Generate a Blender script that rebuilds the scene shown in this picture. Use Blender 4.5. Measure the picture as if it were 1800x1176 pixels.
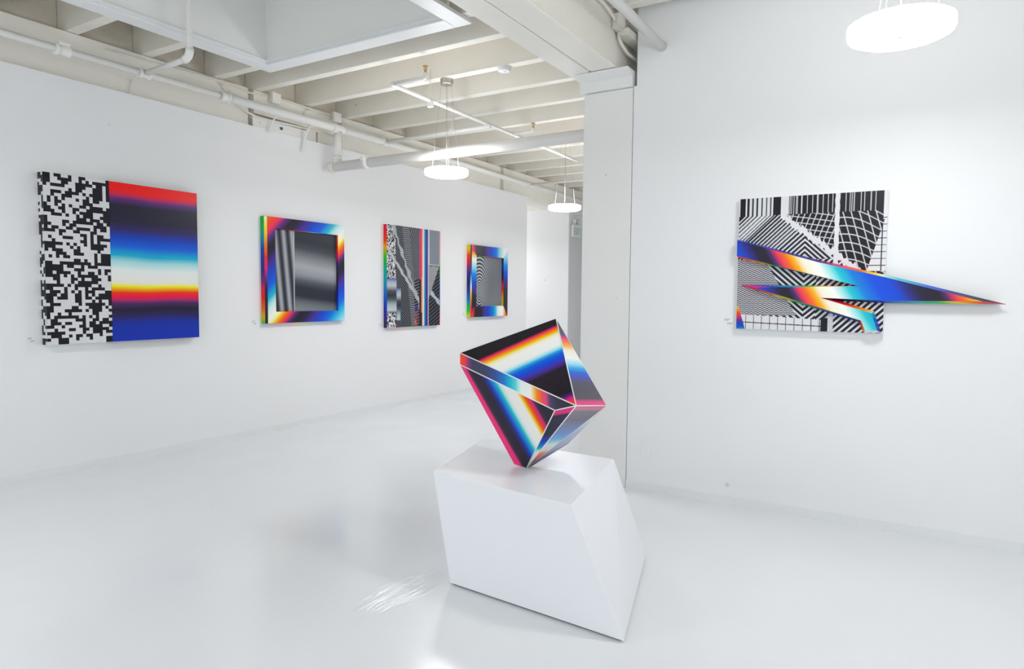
import bpy, bmesh, math, random
import numpy as np
from mathutils import Matrix, Vector

for o in list(bpy.data.objects):
    bpy.data.objects.remove(o)
S = bpy.context.scene
COL = S.collection
random.seed(7)

# ------------------------------------------------------------------ camera, world, exposure
cam_d = bpy.data.cameras.new('camera')
cam = bpy.data.objects.new('camera', cam_d)
COL.objects.link(cam)
yaw, pitch, roll = (math.radians(a) for a in (31.28169, 3.39837, -0.53871))
fw = Vector((math.cos(yaw)*math.cos(pitch), math.sin(yaw)*math.cos(pitch), -math.sin(pitch)))
rt = Vector((math.sin(yaw), -math.cos(yaw), 0))
dn = fw.cross(rt)
r2 = rt*math.cos(roll) + dn*math.sin(roll)
d2 = dn*math.cos(roll) - rt*math.sin(roll)
mw = Matrix.Identity(4)
for i in range(3):
    mw[i][0] = r2[i]; mw[i][1] = -d2[i]; mw[i][2] = -fw[i]
mw[2][3] = 1.5
cam.matrix_world = mw
cam_d.sensor_fit = 'HORIZONTAL'
cam_d.sensor_width = 36.0
cam_d.lens = 36.0*1186.49/1800.0
cam_d.clip_start = 0.05
S.camera = cam

world = bpy.data.worlds.new('daylight')
S.world = world
world.use_nodes = True
bg = world.node_tree.nodes['Background']
bg.inputs[0].default_value = (0.86, 0.94, 1.0, 1)
bg.inputs[1].default_value = 1.32

S.view_settings.view_transform = 'Standard'
S.view_settings.look = 'None'
S.view_settings.exposure = 0.1
S.view_settings.gamma = 1.0
S.view_settings.use_curve_mapping = False

LAMP_STRENGTH = 43.0
UPLIGHT = 21.0  # strength of the glow added on top of the pendants
S.cycles.max_bounces = 6
S.cycles.diffuse_bounces = 5
S.cycles.glossy_bounces = 3

# ------------------------------------------------------------------ helpers
def lin(h):
    if isinstance(h, str):
        h = h.lstrip('#')
        c = [int(h[i:i+2], 16)/255 for i in (0, 2, 4)]
    else:
        c = [x/255 for x in h]
    return tuple((x/12.92 if x <= .04045 else ((x+.055)/1.055)**2.4) for x in c)

def link(o, parent=None):
    COL.objects.link(o)
    if parent is not None:
        o.parent = parent
    return o

def empty(name, loc=(0, 0, 0), rz=0):
    o = bpy.data.objects.new(name, None)
    o.empty_display_size = .1
    o.location = loc
    o.rotation_euler = (0, 0, rz)
    COL.objects.link(o)
    return o

def tag(o, label=None, cat=None, group=None, kind=None):
    if label: o['label'] = label
    if cat: o['category'] = cat
    if group: o['group'] = group
    if kind: o['kind'] = kind
    return o

def mesh_from_bm(name, bm, mat, parent=None, smooth=False):
    me = bpy.data.meshes.new(name)
    bm.normal_update()
    bm.to_mesh(me); bm.free()
    if smooth:
        for p in me.polygons: p.use_smooth = True
    if mat is not None:
        me.materials.append(mat)
    o = bpy.data.objects.new(name, me)
    return link(o, parent)

def add_box(bm, a, b, bev=0.0):
    x0, y0, z0 = (min(a[i], b[i]) for i in range(3))
    x1, y1, z1 = (max(a[i], b[i]) for i in range(3))
    vs = [bm.verts.new(p) for p in ((x0,y0,z0),(x1,y0,z0),(x1,y1,z0),(x0,y1,z0),(x0,y0,z1),(x1,y0,z1),(x1,y1,z1),(x0,y1,z1))]
    fs = [bm.faces.new([vs[i] for i in f]) for f in ((3,2,1,0),(4,5,6,7),(0,1,5,4),(1,2,6,5),(2,3,7,6),(3,0,4,7))]
    if bev > 0:
        es = list({e for f in fs for e in f.edges})
        bmesh.ops.bevel(bm, geom=es, offset=bev, segments=2, affect='EDGES', profile=.5)

def box(name, a, b, mat, parent=None, bev=0.0):
    bm = bmesh.new(); add_box(bm, a, b, bev)
    return mesh_from_bm(name, bm, mat, parent)

def boxes(name, lst, mat, parent=None, bev=0.0):
    bm = bmesh.new()
    for a, b in lst: add_box(bm, a, b, bev)
    return mesh_from_bm(name, bm, mat, parent)

def hexa(name, bot, top, mat, parent=None, bev=0.0):
    bm = bmesh.new()
    n = len(bot)
    vb = [bm.verts.new(p) for p in bot]; vt = [bm.verts.new(p) for p in top]
    bm.faces.new(vb[::-1]); bm.faces.new(vt)
    for i in range(n):
        j = (i+1) % n
        bm.faces.new((vb[i], vb[j], vt[j], vt[i]))
    bmesh.ops.recalc_face_normals(bm, faces=bm.faces)
    if bev > 0:
        bmesh.ops.bevel(bm, geom=list(bm.edges), offset=bev, segments=2, affect='EDGES', profile=.5)
    return mesh_from_bm(name, bm, mat, parent)

def add_tube(bm, pts, r, seg=12, caps=True):
    pts = [Vector(p) for p in pts]
    rings = []
    up = None
    for i, p in enumerate(pts):
        if i == 0: t = (pts[1]-p).normalized()
        elif i == len(pts)-1: t = (p-pts[i-1]).normalized()
        else: t = ((p-pts[i-1]).normalized()+(pts[i+1]-p).normalized()).normalized()
        if up is None:
            up = Vector((0,0,1)) if abs(t.z) < .9 else Vector((1,0,0))
        s = t.cross(up).normalized(); up = s.cross(t).normalized()
        k = 1.0
        if 0 < i < len(pts)-1:
            c = (p-pts[i-1]).normalized().dot(t)
            k = 1/max(c, .5)
        rr = r[i] if isinstance(r, (list, tuple)) else r
        rings.append([bm.verts.new(p + (s*math.cos(2*math.pi*q/seg) + up*math.sin(2*math.pi*q/seg))*rr) for q in range(seg)])
    for a, b in zip(rings, rings[1:]):
        for q in range(seg):
            f = bm.faces.new((a[q], a[(q+1) % seg], b[(q+1) % seg], b[q])); f.smooth = True
    if caps:
        bm.faces.new(rings[0]); bm.faces.new(rings[-1][::-1])

def tube(name, pts, r, mat, parent=None, seg=12):
    bm = bmesh.new(); add_tube(bm, pts, r, seg)
    bmesh.ops.recalc_face_normals(bm, faces=bm.faces)
    return mesh_from_bm(name, bm, mat, parent)

def arc_corner(p0, c, p1, rad, n=5):
    """points rounding the corner c between p0 and p1"""
    p0, c, p1 = Vector(p0), Vector(c), Vector(p1)
    a = c + (p0-c).normalized()*rad; b = c + (p1-c).normalized()*rad
    return [tuple((a*(1-t)**2 + c*2*t*(1-t) + b*t*t)) for t in [i/n for i in range(n+1)]]

def disc(name, prof, mat, parent=None, seg=48, smooth=True):
    """lathe: prof list of (r,z)"""
    bm = bmesh.new(); rings = []
    for r, z in prof:
        if r < 1e-6: rings.append([bm.verts.new((0,0,z))])
        else: rings.append([bm.verts.new((r*math.cos(2*math.pi*q/seg), r*math.sin(2*math.pi*q/seg), z)) for q in range(seg)])
    for a, b in zip(rings, rings[1:]):
        for q in range(seg):
            w = (q+1) % seg
            if len(a) == 1 and len(b) == 1: continue
            if len(a) == 1: bm.faces.new((a[0], b[q], b[w]))
            elif len(b) == 1: bm.faces.new((a[q], a[w], b[0]))
            else: bm.faces.new((a[q], a[w], b[w], b[q]))
    bmesh.ops.recalc_face_normals(bm, faces=bm.faces)
    if smooth:
        for f in bm.faces: f.smooth = True
        sharp = [e for e in bm.edges if len(e.link_faces) == 2 and e.calc_face_angle(0) > .6]
        bmesh.ops.split_edges(bm, edges=sharp)
    return mesh_from_bm(name, bm, mat, parent)

# ------------------------------------------------------------------ materials
def new_mat(name):
    m = bpy.data.materials.new(name); m.use_nodes = True
    nt = m.node_tree
    return m, nt, nt.nodes['Principled BSDF']

def paint(name, col, rough=.5, metal=0.0, spec=.5, var=0.0, vscale=3.0, specks=0.0, speck_scale=2.5, bump=0.0, bscale=60.0, stain=None):
    m, nt, b = new_mat(name)
    N, L = nt.nodes, nt.links
    b.inputs['Roughness'].default_value = rough
    b.inputs['Metallic'].default_value = metal
    b.inputs['Specular IOR Level'].default_value = spec
    tc = N.new('ShaderNodeTexCoord')
    geo = N.new('ShaderNodeNewGeometry')
    base = N.new('ShaderNodeRGB'); base.outputs[0].default_value = (*col, 1)
    cur = base.outputs[0]
    def mix(fac, colr):
        nonlocal cur
        x = N.new('ShaderNodeMix'); x.data_type = 'RGBA'
        L.new(fac, x.inputs[0]); L.new(cur, x.inputs[6]); x.inputs[7].default_value = (*colr, 1)
        cur = x.outputs[2]
    def ramp(src, lo, hi, vmax):
        mr = N.new('ShaderNodeMapRange'); L.new(src, mr.inputs[0])
        mr.inputs[1].default_value = lo; mr.inputs[2].default_value = hi
        mr.inputs[3].default_value = 0; mr.inputs[4].default_value = vmax
        return mr.outputs[0]
    if var > 0:
        n = N.new('ShaderNodeTexNoise'); n.inputs['Scale'].default_value = vscale; n.inputs['Detail'].default_value = 4
        L.new(geo.outputs['Position'], n.inputs['Vector'])
        mix(ramp(n.outputs[0], .45, .75, var), stain or tuple(c*.8 for c in col))
    if specks > 0:
        v = N.new('ShaderNodeTexVoronoi'); v.inputs['Scale'].default_value = speck_scale
        L.new(geo.outputs['Position'], v.inputs['Vector'])
        mix(ramp(v.outputs['Distance'], .035, .015, specks), (.22, .2, .18))
    L.new(cur, b.inputs['Base Color'])
    if bump > 0:
        n = N.new('ShaderNodeTexNoise'); n.inputs['Scale'].default_value = bscale; n.inputs['Detail'].default_value = 5
        L.new(geo.outputs['Position'], n.inputs['Vector'])
        bp = N.new('ShaderNodeBump'); bp.inputs['Strength'].default_value = bump; bp.inputs['Distance'].default_value = .01
        L.new(n.outputs[0], bp.inputs['Height']); L.new(bp.outputs[0], b.inputs['Normal'])
    return m

M_wall = paint('white_wall_paint', (.866, .874, .884), .55, var=.05, vscale=1.2, specks=.35, speck_scale=1.3, bump=.05, bscale=90)
M_column = paint('white_column_paint', (.84, .84, .82), .5, var=.06, vscale=2, specks=.5, speck_scale=3.5, bump=.12, bscale=35)
M_timber = paint('cream_timber_paint', (.88, .855, .785), .5, var=.25, vscale=2.2, specks=.7, speck_scale=3.0, bump=.25, bscale=22, stain=(.72, .67, .56))
M_deck = paint('dull_tan_deck_paint', (.78, .73, .64), .6, var=.35, vscale=3, specks=.5, speck_scale=3, bump=.3, bscale=18, stain=(.50, .43, .33))  # browner and darker than the joist paint, with random patches
M_trim = paint('white_trim_paint', (.84, .85, .85), .4, var=.04)
M_base = paint('white_baseboard_paint', (.82, .84, .86), .35)
M_pipe = paint('white_pipe_paint', (.86, .85, .82), .3, var=.05)
M_cable = paint('cream_cable_paint', (.80, .77, .70), .45)
M_plinth = paint('pedestal_gloss_paint', (.89, .91, .95), .32, var=.03, vscale=4, specks=.12, speck_scale=9)
M_shadowgap = paint('gap_shade_and_bolt_dark', (.12, .10, .10), .8)  # near-black: painted shade of the pedestal gap, and one dark bolt
M_nickel = paint('brushed_nickel', (.55, .50, .46), .35, metal=1.0)
M_brass = paint('brass', (.62, .40, .16), .35, metal=1.0)
M_wire = paint('steel_wire', (.5, .5, .48), .4, metal=.8)
M_plastic = paint('white_plastic', (.86, .87, .89), .4)
M_card = paint('white_card', (.86, .87, .89), .5)
M_ink = paint('grey_ink', (.45, .46, .50), .6)
M_green = paint('green_sign_ink', (.28, .50, .42), .5)
M_grey = paint('grey_side_and_lamp_tone', (.70, .71, .73), .55)  # painted-in shade of the far block's side, and emergency lamp grey
M_canvas = paint('canvas_edge_white', (.84, .85, .88), .5)
M_black = paint('black_paint', (.02, .02, .028), .4)

def floor_material():
    m, nt, b = new_mat('white_epoxy_floor')
    N, L = nt.nodes, nt.links
    geo = N.new('ShaderNodeNewGeometry')
    n1 = N.new('ShaderNodeTexNoise'); n1.inputs['Scale'].default_value = .9; n1.inputs['Detail'].default_value = 5
    L.new(geo.outputs['Position'], n1.inputs['Vector'])
    cr = N.new('ShaderNodeValToRGB')
    cr.color_ramp.elements[0].position = .35; cr.color_ramp.elements[0].color = (.775, .80, .83, 1)
    cr.color_ramp.elements[1].position = .65; cr.color_ramp.elements[1].color = (.80, .825, .86, 1)
    L.new(n1.outputs[0], cr.inputs[0])
    # sparse scuffs
    v = N.new('ShaderNodeTexVoronoi'); v.inputs['Scale'].default_value = 2.2
    L.new(geo.outputs['Position'], v.inputs['Vector'])
    mr = N.new('ShaderNodeMapRange'); L.new(v.outputs['Distance'], mr.inputs[0])
    mr.inputs[1].default_value = .028; mr.inputs[2].default_value = .014; mr.inputs[3].default_value = 0; mr.inputs[4].default_value = .45
    mx = N.new('ShaderNodeMix'); mx.data_type = 'RGBA'
    L.new(mr.outputs[0], mx.inputs[0]); L.new(cr.outputs[0], mx.inputs[6]); mx.inputs[7].default_value = (.35, .36, .37, 1)
    L.new(mx.outputs[2], b.inputs['Base Color'])
    # brushed coating: stretched noise
    mp = N.new('ShaderNodeMapping'); mp.inputs['Rotation'].default_value = (0, 0, math.radians(-40)); mp.inputs['Scale'].default_value = (1.2, 9, 1)
    L.new(geo.outputs['Position'], mp.inputs['Vector'])
    n2 = N.new('ShaderNodeTexNoise'); n2.inputs['Scale'].default_value = 3.0; n2.inputs['Detail'].default_value = 6
    L.new(mp.outputs[0], n2.inputs['Vector'])
    n3 = N.new('ShaderNodeTexNoise'); n3.inputs['Scale'].default_value = .8; n3.inputs['Detail'].default_value = 2
    L.new(geo.outputs['Position'], n3.inputs['Vector'])
    rr = N.new('ShaderNodeMapRange'); L.new(n3.outputs[0], rr.inputs[0])
    rr.inputs[1].default_value = .35; rr.inputs[2].default_value = .65; rr.inputs[3].default_value = .13; rr.inputs[4].default_value = .27
    L.new(rr.outputs[0], b.inputs['Roughness'])
    bp = N.new('ShaderNodeBump'); bp.inputs['Strength'].default_value = .10; bp.inputs['Distance'].default_value = .006
    L.new(n2.outputs[0], bp.inputs['Height']); L.new(bp.outputs[0], b.inputs['Normal'])
    mp2 = N.new('ShaderNodeMapping'); mp2.vector_type = 'TEXTURE'
    mp2.inputs['Location'].default_value = (2.56, 2.19, 0); mp2.inputs['Rotation'].default_value = (0, 0, math.radians(-4)); mp2.inputs['Scale'].default_value = (.40, .17, 1)
    L.new(geo.outputs['Position'], mp2.inputs['Vector'])
    ln = N.new('ShaderNodeVectorMath'); ln.operation = 'LENGTH'; L.new(mp2.outputs[0], ln.inputs[0])
    ms = N.new('ShaderNodeMapRange'); ms.interpolation_type = 'SMOOTHSTEP'; L.new(ln.outputs['Value'], ms.inputs[0])
    ms.inputs[1].default_value = 1.0; ms.inputs[2].default_value = .35; ms.inputs[3].default_value = 0; ms.inputs[4].default_value = 1
    mp3 = N.new('ShaderNodeMapping'); mp3.inputs['Rotation'].default_value = (0, 0, math.radians(0)); mp3.inputs['Scale'].default_value = (4, 20, 1)
    L.new(geo.outputs['Position'], mp3.inputs['Vector'])
    n4 = N.new('ShaderNodeTexNoise'); n4.inputs['Scale'].default_value = 1.4; n4.inputs['Detail'].default_value = 5
    L.new(mp3.outputs[0], n4.inputs['Vector'])
    bp2 = N.new('ShaderNodeBump'); bp2.inputs['Distance'].default_value = .012
    L.new(ms.outputs[0], bp2.inputs['Strength']); L.new(n4.outputs[0], bp2.inputs['Height']); L.new(bp.outputs[0], bp2.inputs['Normal'])
    L.new(bp2.outputs[0], b.inputs['Normal'])
    rm = N.new('ShaderNodeMix'); L.new(ms.outputs[0], rm.inputs[0]); L.new(rr.outputs[0], rm.inputs[2]); rm.inputs[3].default_value = .07
    L.new(rm.outputs[0], b.inputs['Roughness'])
    b.inputs['Specular IOR Level'].default_value = .5
    return m
M_floor = floor_material()

def ramp_mat(name, stops, rough=.35, wob=0.0, k=1.08):
    """colour ramp over the float attribute g"""
    m, nt, b = new_mat(name)
    N, L = nt.nodes, nt.links
    at = N.new('ShaderNodeAttribute'); at.attribute_name = 'g'
    src = at.outputs['Fac']
    if wob > 0:
        tc = N.new('ShaderNodeTexCoord')
        n = N.new('ShaderNodeTexNoise'); n.inputs['Scale'].default_value = 1.6; n.inputs['Detail'].default_value = 1
        L.new(tc.outputs['Object'], n.inputs['Vector'])
        mm = N.new('ShaderNodeMath'); mm.operation = 'MULTIPLY_ADD'
        L.new(n.outputs[0], mm.inputs[0]); mm.inputs[1].default_value = wob; 
        sb = N.new('ShaderNodeMath'); sb.operation = 'SUBTRACT'; L.new(src, sb.inputs[0]); sb.inputs[1].default_value = wob*.5
        L.new(sb.outputs[0], mm.inputs[2]); src = mm.outputs[0]
    cr = N.new('ShaderNodeValToRGB'); L.new(src, cr.inputs[0])
    el = cr.color_ramp.elements
    while len(el) > 1: el.remove(el[-1])
    for i, (p, c) in enumerate(stops):
        e = el[0] if i == 0 else el.new(min(max(p, 0), 1))
        e.position = min(max(p, 0), 1)
        e.color = (*[min(x*k, .93) for x in lin(c)], 1)
    L.new(cr.outputs[0], b.inputs['Base Color'])
    b.inputs['Specular IOR Level'].default_value = .28
    b.inputs['Roughness'].default_value = rough
    return m

def print_mat(name, rough=.4):
    m, nt, b = new_mat(name)
    at = nt.nodes.new('ShaderNodeAttribute'); at.attribute_name = 'print'
    nt.links.new(at.outputs['Color'], b.inputs['Base Color'])
    b.inputs['Specular IOR Level'].default_value = .25
    b.inputs['Roughness'].default_value = rough
    return m
M_print = print_mat('printed_panel')

def set_g(o, fn):
    me = o.data
    a = me.attributes.new('g', 'FLOAT', 'POINT')
    a.data.foreach_set('value', [float(fn(v.co)) for v in me.vertices])

K_, NAVY, PURP, BLUE, CYAN, PALE, CREAM, YEL, ORG, RED, PINK = ('1c1a22', '1b2350', '4a2a86', '0a46c8', '0fb4cc', 'bfe6e2', 'f0eee8', 'ffc400', 'ff7a00', 'ff1e10', 'f42c6c')
GREEN, SKY = '12b83c', '5cc0e8'

# ------------------------------------------------------------------ the room
YL, XR = 5.955, 4.921
ZJ, ZD = 3.60, 3.90            # joist undersides, deck underside
WELL = (0.8, 4.21, 3.19, 5.21)  # ceiling recess x0,x1,y0,y1
RX0, RX1, RY0, RY1 = -3.0, 14.6, -5.0, 9.5

tag(box('floor', (RX0-.2, RY0-.2, -.12), (RX1+.2, RY1+.2, 0), M_floor), 'glossy white epoxy gallery floor', kind='structure')

# left wall with the paintings
tag(box('wall_left', (RX0, YL, 0), (10.27, YL+.12, 3.205), M_wall), 'white gallery wall hung with four paintings', kind='structure')
tag(boxes('wall_right', [((XR, RY0, 0), (XR+.14, 1.931, 3.08)), ((XR, RY0, 3.08), (XR+.14, 1.908, ZD))], M_wall), 'white wall with the spiked painting', kind='structure')
tag(box('baseboard_left', (RX0, YL-.012, 0), (10.27, YL, .058), M_base), kind='structure')
tag(box('baseboard_right', (XR-.012, RY0, 0), (XR, 1.931, .062), M_base), kind='structure')
tag(box('wall_partition', (XR+.14, 1.78, 0), (RX1, 1.90, ZD), M_wall), kind='structure')
tag(box('wall_back', (14.0, 1.9, 0), (14.12, RY1, ZD), M_wall), kind='structure')
blk = tag(box('wall_block', (12.4, 6.206, 0), (13.98, RY1-.02, 3.26), M_wall), 'white block wall seen past the end of the left wall', kind='structure')
box('shaded_side_panel', (12.415, 6.199, 0), (13.98, 6.206, 2.92), M_grey, blk)  # the block's less lit side, its shade put into the colour
tag(box('trim_4', (12.36, 6.36, 3.262), (12.6, RY1-.02, 3.595), M_timber), 'cream header beam at the far end of the gallery', kind='structure')
tag(box('wall_side', (10.2, RY1, 0), (14.6, RY1+.12, ZD), M_wall), kind='structure')
tag(box('wall_end', (10.15, YL+.13, 0), (10.25, RY1, ZD), M_wall), kind='structure')

# unseen window wall added behind the camera so daylight evens the room light
def added_window_wall(name, horiz, pos, a0, a1, sill, head, bays):
    lst = []
    def bx(u0, u1, z0, z1):
        if horiz: lst.append(((u0, pos-.1, z0), (u1, pos+.1, z1)))
        else: lst.append(((pos-.1, u0, z0), (pos+.1, u1, z1)))
    bx(a0, a1, 0, sill); bx(a0, a1, head, ZD)
    w = (a1-a0)/bays
    for i in range(bays+1):
        c = a0+i*w
        bx(max(a0, c-.15), min(a1, c+.15), sill, head)
    return tag(boxes(name, lst, M_wall), kind='structure')
added_window_wall('wall_front', False, RX0, RY0, YL, .5, 3.3, 4)
tag(box('wall_street', (RX0, RY0-.1, 0), (XR, RY0, ZD), M_wall), kind='structure')

# ceiling deck and joists
x0, x1, y0, y1 = WELL
ceil = tag(boxes('ceiling', [((RX0, RY0, ZD), (x0-.03, RY1, ZD+.06)), ((x1+.03, RY0, ZD), (RX1, RY1, ZD+.06)),
                             ((x0-.03, RY0, ZD), (x1+.03, y0-.03, ZD+.06)), ((x0-.03, y1+.03, ZD), (x1+.03, RY1, ZD+.06))], M_deck),
           'plank ceiling deck above painted timber joists', kind='structure')
JW = .095
far_edges = [-2.2, -1.55, -.9, -.25, .4, 1.05, 1.7, 2.35, 3.0, 3.62, 4.33, 4.80, 5.46, 6.08, 6.73, 7.38, 8.05, 8.72, 9.40, 10.05, 10.7, 11.35, 12.0, 12.65, 13.3]
def joist_mesh(length, key):
    bm = bmesh.new(); add_box(bm, (-JW, 0, 0), (0, length, ZD-ZJ), .006)
    me = bpy.data.meshes.new('joist'); bm.to_mesh(me); bm.free(); me.materials.append(M_timber)
    return me
JM = {}
def joist(xf, ya, yb):
    L_ = round(yb-ya, 3)
    if L_ not in JM: JM[L_] = joist_mesh(L_, L_)
    o = bpy.data.objects.new('joist', JM[L_]); link(o, ceil); o.location = (xf, ya, ZJ)
for xf in far_edges:
    if xf < 0.85 or xf > x1+.16:
        if xf < XR: joist(xf, RY0, 6.24)
        else: joist(xf, 1.95, 6.24)
    else:
        joist(xf, RY0, y0-.03); joist(xf, y1+.03, 6.24)
for xf in far_edges:
    if 10.3 < xf: joist(xf, 6.32, RY1)
# blocking between the joists over the left beam
for a, b in zip(far_edges, far_edges[1:]):
    if a > 1 and b-JW-a > .1:
        box('blocking', (a+.006, 6.16, ZJ+.003), (b-JW-.006, 6.20, ZD), M_deck, ceil)
# recess (light well) in the ceiling
ZT = 4.75
M_well = paint('pale_grey_recess_paint', (.84, .845, .82), .5, var=.05, vscale=1.5)
lw = .018
box('recess_side', (x0-lw, y1, ZJ-.002), (x1+lw, y1+lw, ZT), M_well, ceil)
box('recess_side', (x0-lw, y0-lw, ZJ-.002), (x1+lw, y0, ZT), M_well, ceil)
box('recess_side', (x1, y0, ZJ-.002), (x1+lw, y1, ZT), M_well, ceil)
box('recess_side', (x0-lw, y0, ZJ-.002), (x0, y1, ZT), M_well, ceil)
box('recess_top', (x0-lw, y0-lw, ZT), (x1+lw, y1+lw, ZT+.03), M_well, ceil)
trim = tag(empty('trim_1', (2.5, 4.2, ZJ-.03)), 'white board frame around the ceiling recess', kind='structure')
def tb(a, b, bev=.003):
    o = box('board', a, b, M_trim, trim, bev); o.location = (-2.5, -4.2, -(ZJ-.03)); return o
tb((x0-.16, y1+.002, ZJ-.03), (x1+.16, y1+.15, ZJ-.002))
tb((x0-.16, y0-.15, ZJ-.03), (x1+.16, y0-.002, ZJ-.002))
tb((x1+.002, y0, ZJ-.03), (x1+.16, y1, ZJ-.002))
tb((x0-.16, y0, ZJ-.03), (x0-.002, y1, ZJ-.002))
tb((x0-.02, y1-.015, ZJ-.012), (x1+.0, y1-.001, ZJ+.012), 0)
tb((x1-.015, y0, ZJ-.012), (x1-.001, y1-.016, ZJ+.012), 0)

# left beam in three lengths, with dark joints
beam = tag(empty('trim_2', (5, 6.15, 3.15)), 'cream timber beam running above the left wall', kind='structure')
def part(o, e):
    o.location = -e.location; return o
for a, b, dy in ((RX0, 4.652, 0), (4.662, 9.558, .012), (9.568, 13.98, 0)):
    part(box('beam_length', (a, 6.0+dy+.08, 3.15), (b, 6.32, ZJ-.002), M_timber, beam, .006), beam)
# splice boards on the beam
part(box('splice_board', (4.70, 6.02, 3.36), (5.86, 6.09, ZJ-.004), M_timber, beam, .004), beam)
part(box('splice_board', (5.95, 6.02, 3.20), (9.5, 6.09, ZJ-.004), M_timber, beam, .004), beam)
part(box('splice_board', (RX0, 6.02, 3.20), (4.63, 6.079, ZJ-.004), M_timber, beam, .004), beam)
part(box('splice_board', (9.6, 6.02, 3.16), (13.9, 6.079, ZJ-.004), M_timber, beam, .004), beam)
for sx in (5.40, 5.58):
    part(box('splice_board', (sx, 6.03, 3.2), (sx+.15, 6.09, 3.35), M_timber, beam, .004), beam)
# steel splice plate
sp = tag(empty('splice_plate', (5.0, 5.97, 3.21)), 'white painted steel plate with bolts at the beam joint', 'steel plate')
part(box('plate', (4.645, 5.965, 3.206), (5.36, 5.985, 3.305), M_pipe, sp, .003), sp)
part(box('flange', (4.645, 5.985, 3.295), (5.36, 6.018, 3.305), M_pipe, sp), sp)
for bxp in (4.74, 5.0, 5.28):
    o = disc('bolt', [(0, 0), (.016, 0), (.016, .012), (0, .016)], M_pipe if bxp != 5.0 else M_shadowgap, sp, 8, False)
    o.rotation_euler = (math.radians(90), 0, 0); o.location = Vector((bxp, 5.965, 3.255))-sp.location

# big cross beam over the column
bb = tag(empty('trim_3', (4, 2.2, 3.2)), 'large cream timber beam resting on the white column', kind='structure')
part(box('beam_plank', (RX0, 2.246, 3.2), (13.98, 2.425, ZJ-.002), M_timber, bb, .008), bb)
part(box('beam_plank', (RX0, 2.03, 3.203), (13.98, 2.240, ZJ-.002), M_timber, bb, .008), bb)

colu = tag(empty('column', (5.13, 2.14, 0)), 'white timber column at the end of the right wall', 'column', kind='structure')
part(box('post', (XR, 1.937, 0), (XR+.41, 2.346, 3.075), M_column, colu, .006), colu)
prof = [(4.80, 3.198), (4.80, 3.186), (4.893, 3.152), (4.893, 3.077), (5.36, 3.077), (5.36, 3.198)]
part(hexa('capital', [(px, 1.934, pz) for px, pz in prof], [(px, 2.372, pz) for px, pz in prof], M_column, colu), colu)

# ------------------------------------------------------------------ pendant lamps
def glow_mat(name, power):
    m = bpy.data.materials.new(name); m.use_nodes = True
    nt = m.node_tree; nt.nodes.clear()
    e = nt.nodes.new('ShaderNodeEmission'); e.inputs[0].default_value = (.98, .985, 1.0, 1); e.inputs[1].default_value = power
    o = nt.nodes.new('ShaderNodeOutputMaterial'); nt.links.new(e.outputs[0], o.inputs[0])
    return m
M_glow = glow_mat('lamp_diffuser', LAMP_STRENGTH)
M_upglow = glow_mat('added_uplight_glow', UPLIGHT)  # unseen upward glow, added to brighten the ceiling
def pendant(x, y, z, label, r=.214):
    e = empty('pendant_lamp', (x, y, z-.03))
    tag(e, label, 'pendant lamp', 'round pendant lamps')
    disc('diffuser', [(0, 0), (r-.02, 0), (r-.004, .008), (r, .02), (r, .054), (r-.01, .060)], M_glow, e, 64)
    disc('added_uplight_disc', [(r-.01, .0602), (.062, .0612)], M_upglow, e, 64)  # glowing top added to throw light on the joists
    disc('added_hub_cap', [(.062, .0612), (.058, .070), (0, .070)], M_plastic, e, 32)  # unseen cap added to keep the upward glow off the cord
    d = disc('hub', [(0, -.006), (.010, -.006), (.012, -.0005), (.012, 0)], M_plastic, e, 12)
    zc = ZJ - (z-.03)
    disc('canopy', [(0, zc-.055), (.06, zc-.055), (.066, zc-.05), (.066, zc), (0, zc)], M_nickel, e, 10, False)
    tube('power_cord', [(0, 0, .07), (0, 0, zc-.055)], .0028, M_wire, e, 6)
    for k in range(3):
        a = k*2*math.pi/3+.5
        tube('suspension_wire', [(.15*math.cos(a), .15*math.sin(a), .06), (.055*math.cos(a), .055*math.sin(a), zc-.054)], .0011, M_wire, e, 5)
    return e
pendant(5.43, 4.075, 2.695, 'glowing round pendant disc hanging in front of the big white pipe')
pendant(8.10, 4.12, 2.655, 'farthest glowing pendant disc, small, beside the column and the exit sign')
pendant(3.53, .135, 2.695, 'large glowing pendant disc at the top of the right wall')
# extra unseen lamps, added to light the room evenly
pendant(.6, 4.1, 2.695, 'added unseen pendant disc behind the camera above the left aisle')
pendant(-.7, .135, 2.695, 'added unseen pendant disc overhead behind the camera')
pendant(1.0, -3.4, 2.695, 'added unseen pendant disc beside the right wall')
pendant(10.65, 4.12, 2.655, 'added unseen pendant disc hidden behind the column')
pendant(11.4, 7.9, 2.655, 'added unseen pendant disc hidden behind the left wall')  # a source is read off the bright wall edge; this disc is added

# ------------------------------------------------------------------ pipes
sp_e = tag(empty('sprinkler_pipe', (5, 5.75, 3.35)), 'long white sprinkler pipe running along the beam above the left wall', 'pipe')
def P(o): return part(o, sp_e)
P(tube('main_run', [(RX0+.11, 5.75, 3.35), (4.16, 5.75, 3.35)], .029, M_pipe, sp_e))
P(tube('main_run', [(4.16, 5.75, 3.352), (8.2, 5.75, 3.36), (13.9, 5.75, 3.30)], .040, M_pipe, sp_e))
def coupling(c, ax, r, l):
    c = Vector(c); a = Vector(ax).normalized()
    bm = bmesh.new()
    add_tube(bm, [c-a*l, c-a*l*.55, c-a*l*.5, c+a*l*.5, c+a*l*.55, c+a*l], [r*1.18, r*1.18, r, r, r*1.18, r*1.18], 14)
    bmesh.ops.recalc_face_normals(bm, faces=bm.faces)
    return mesh_from_bm('coupling', bm, M_pipe, sp_e)
P(coupling((2.74, 5.75, 3.35), (1, 0, 0), .040, .055))
o = P(box('coupling_lug', (2.70, 5.70, 3.375), (2.78, 5.72, 3.40), M_pipe, sp_e, .004))
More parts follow.
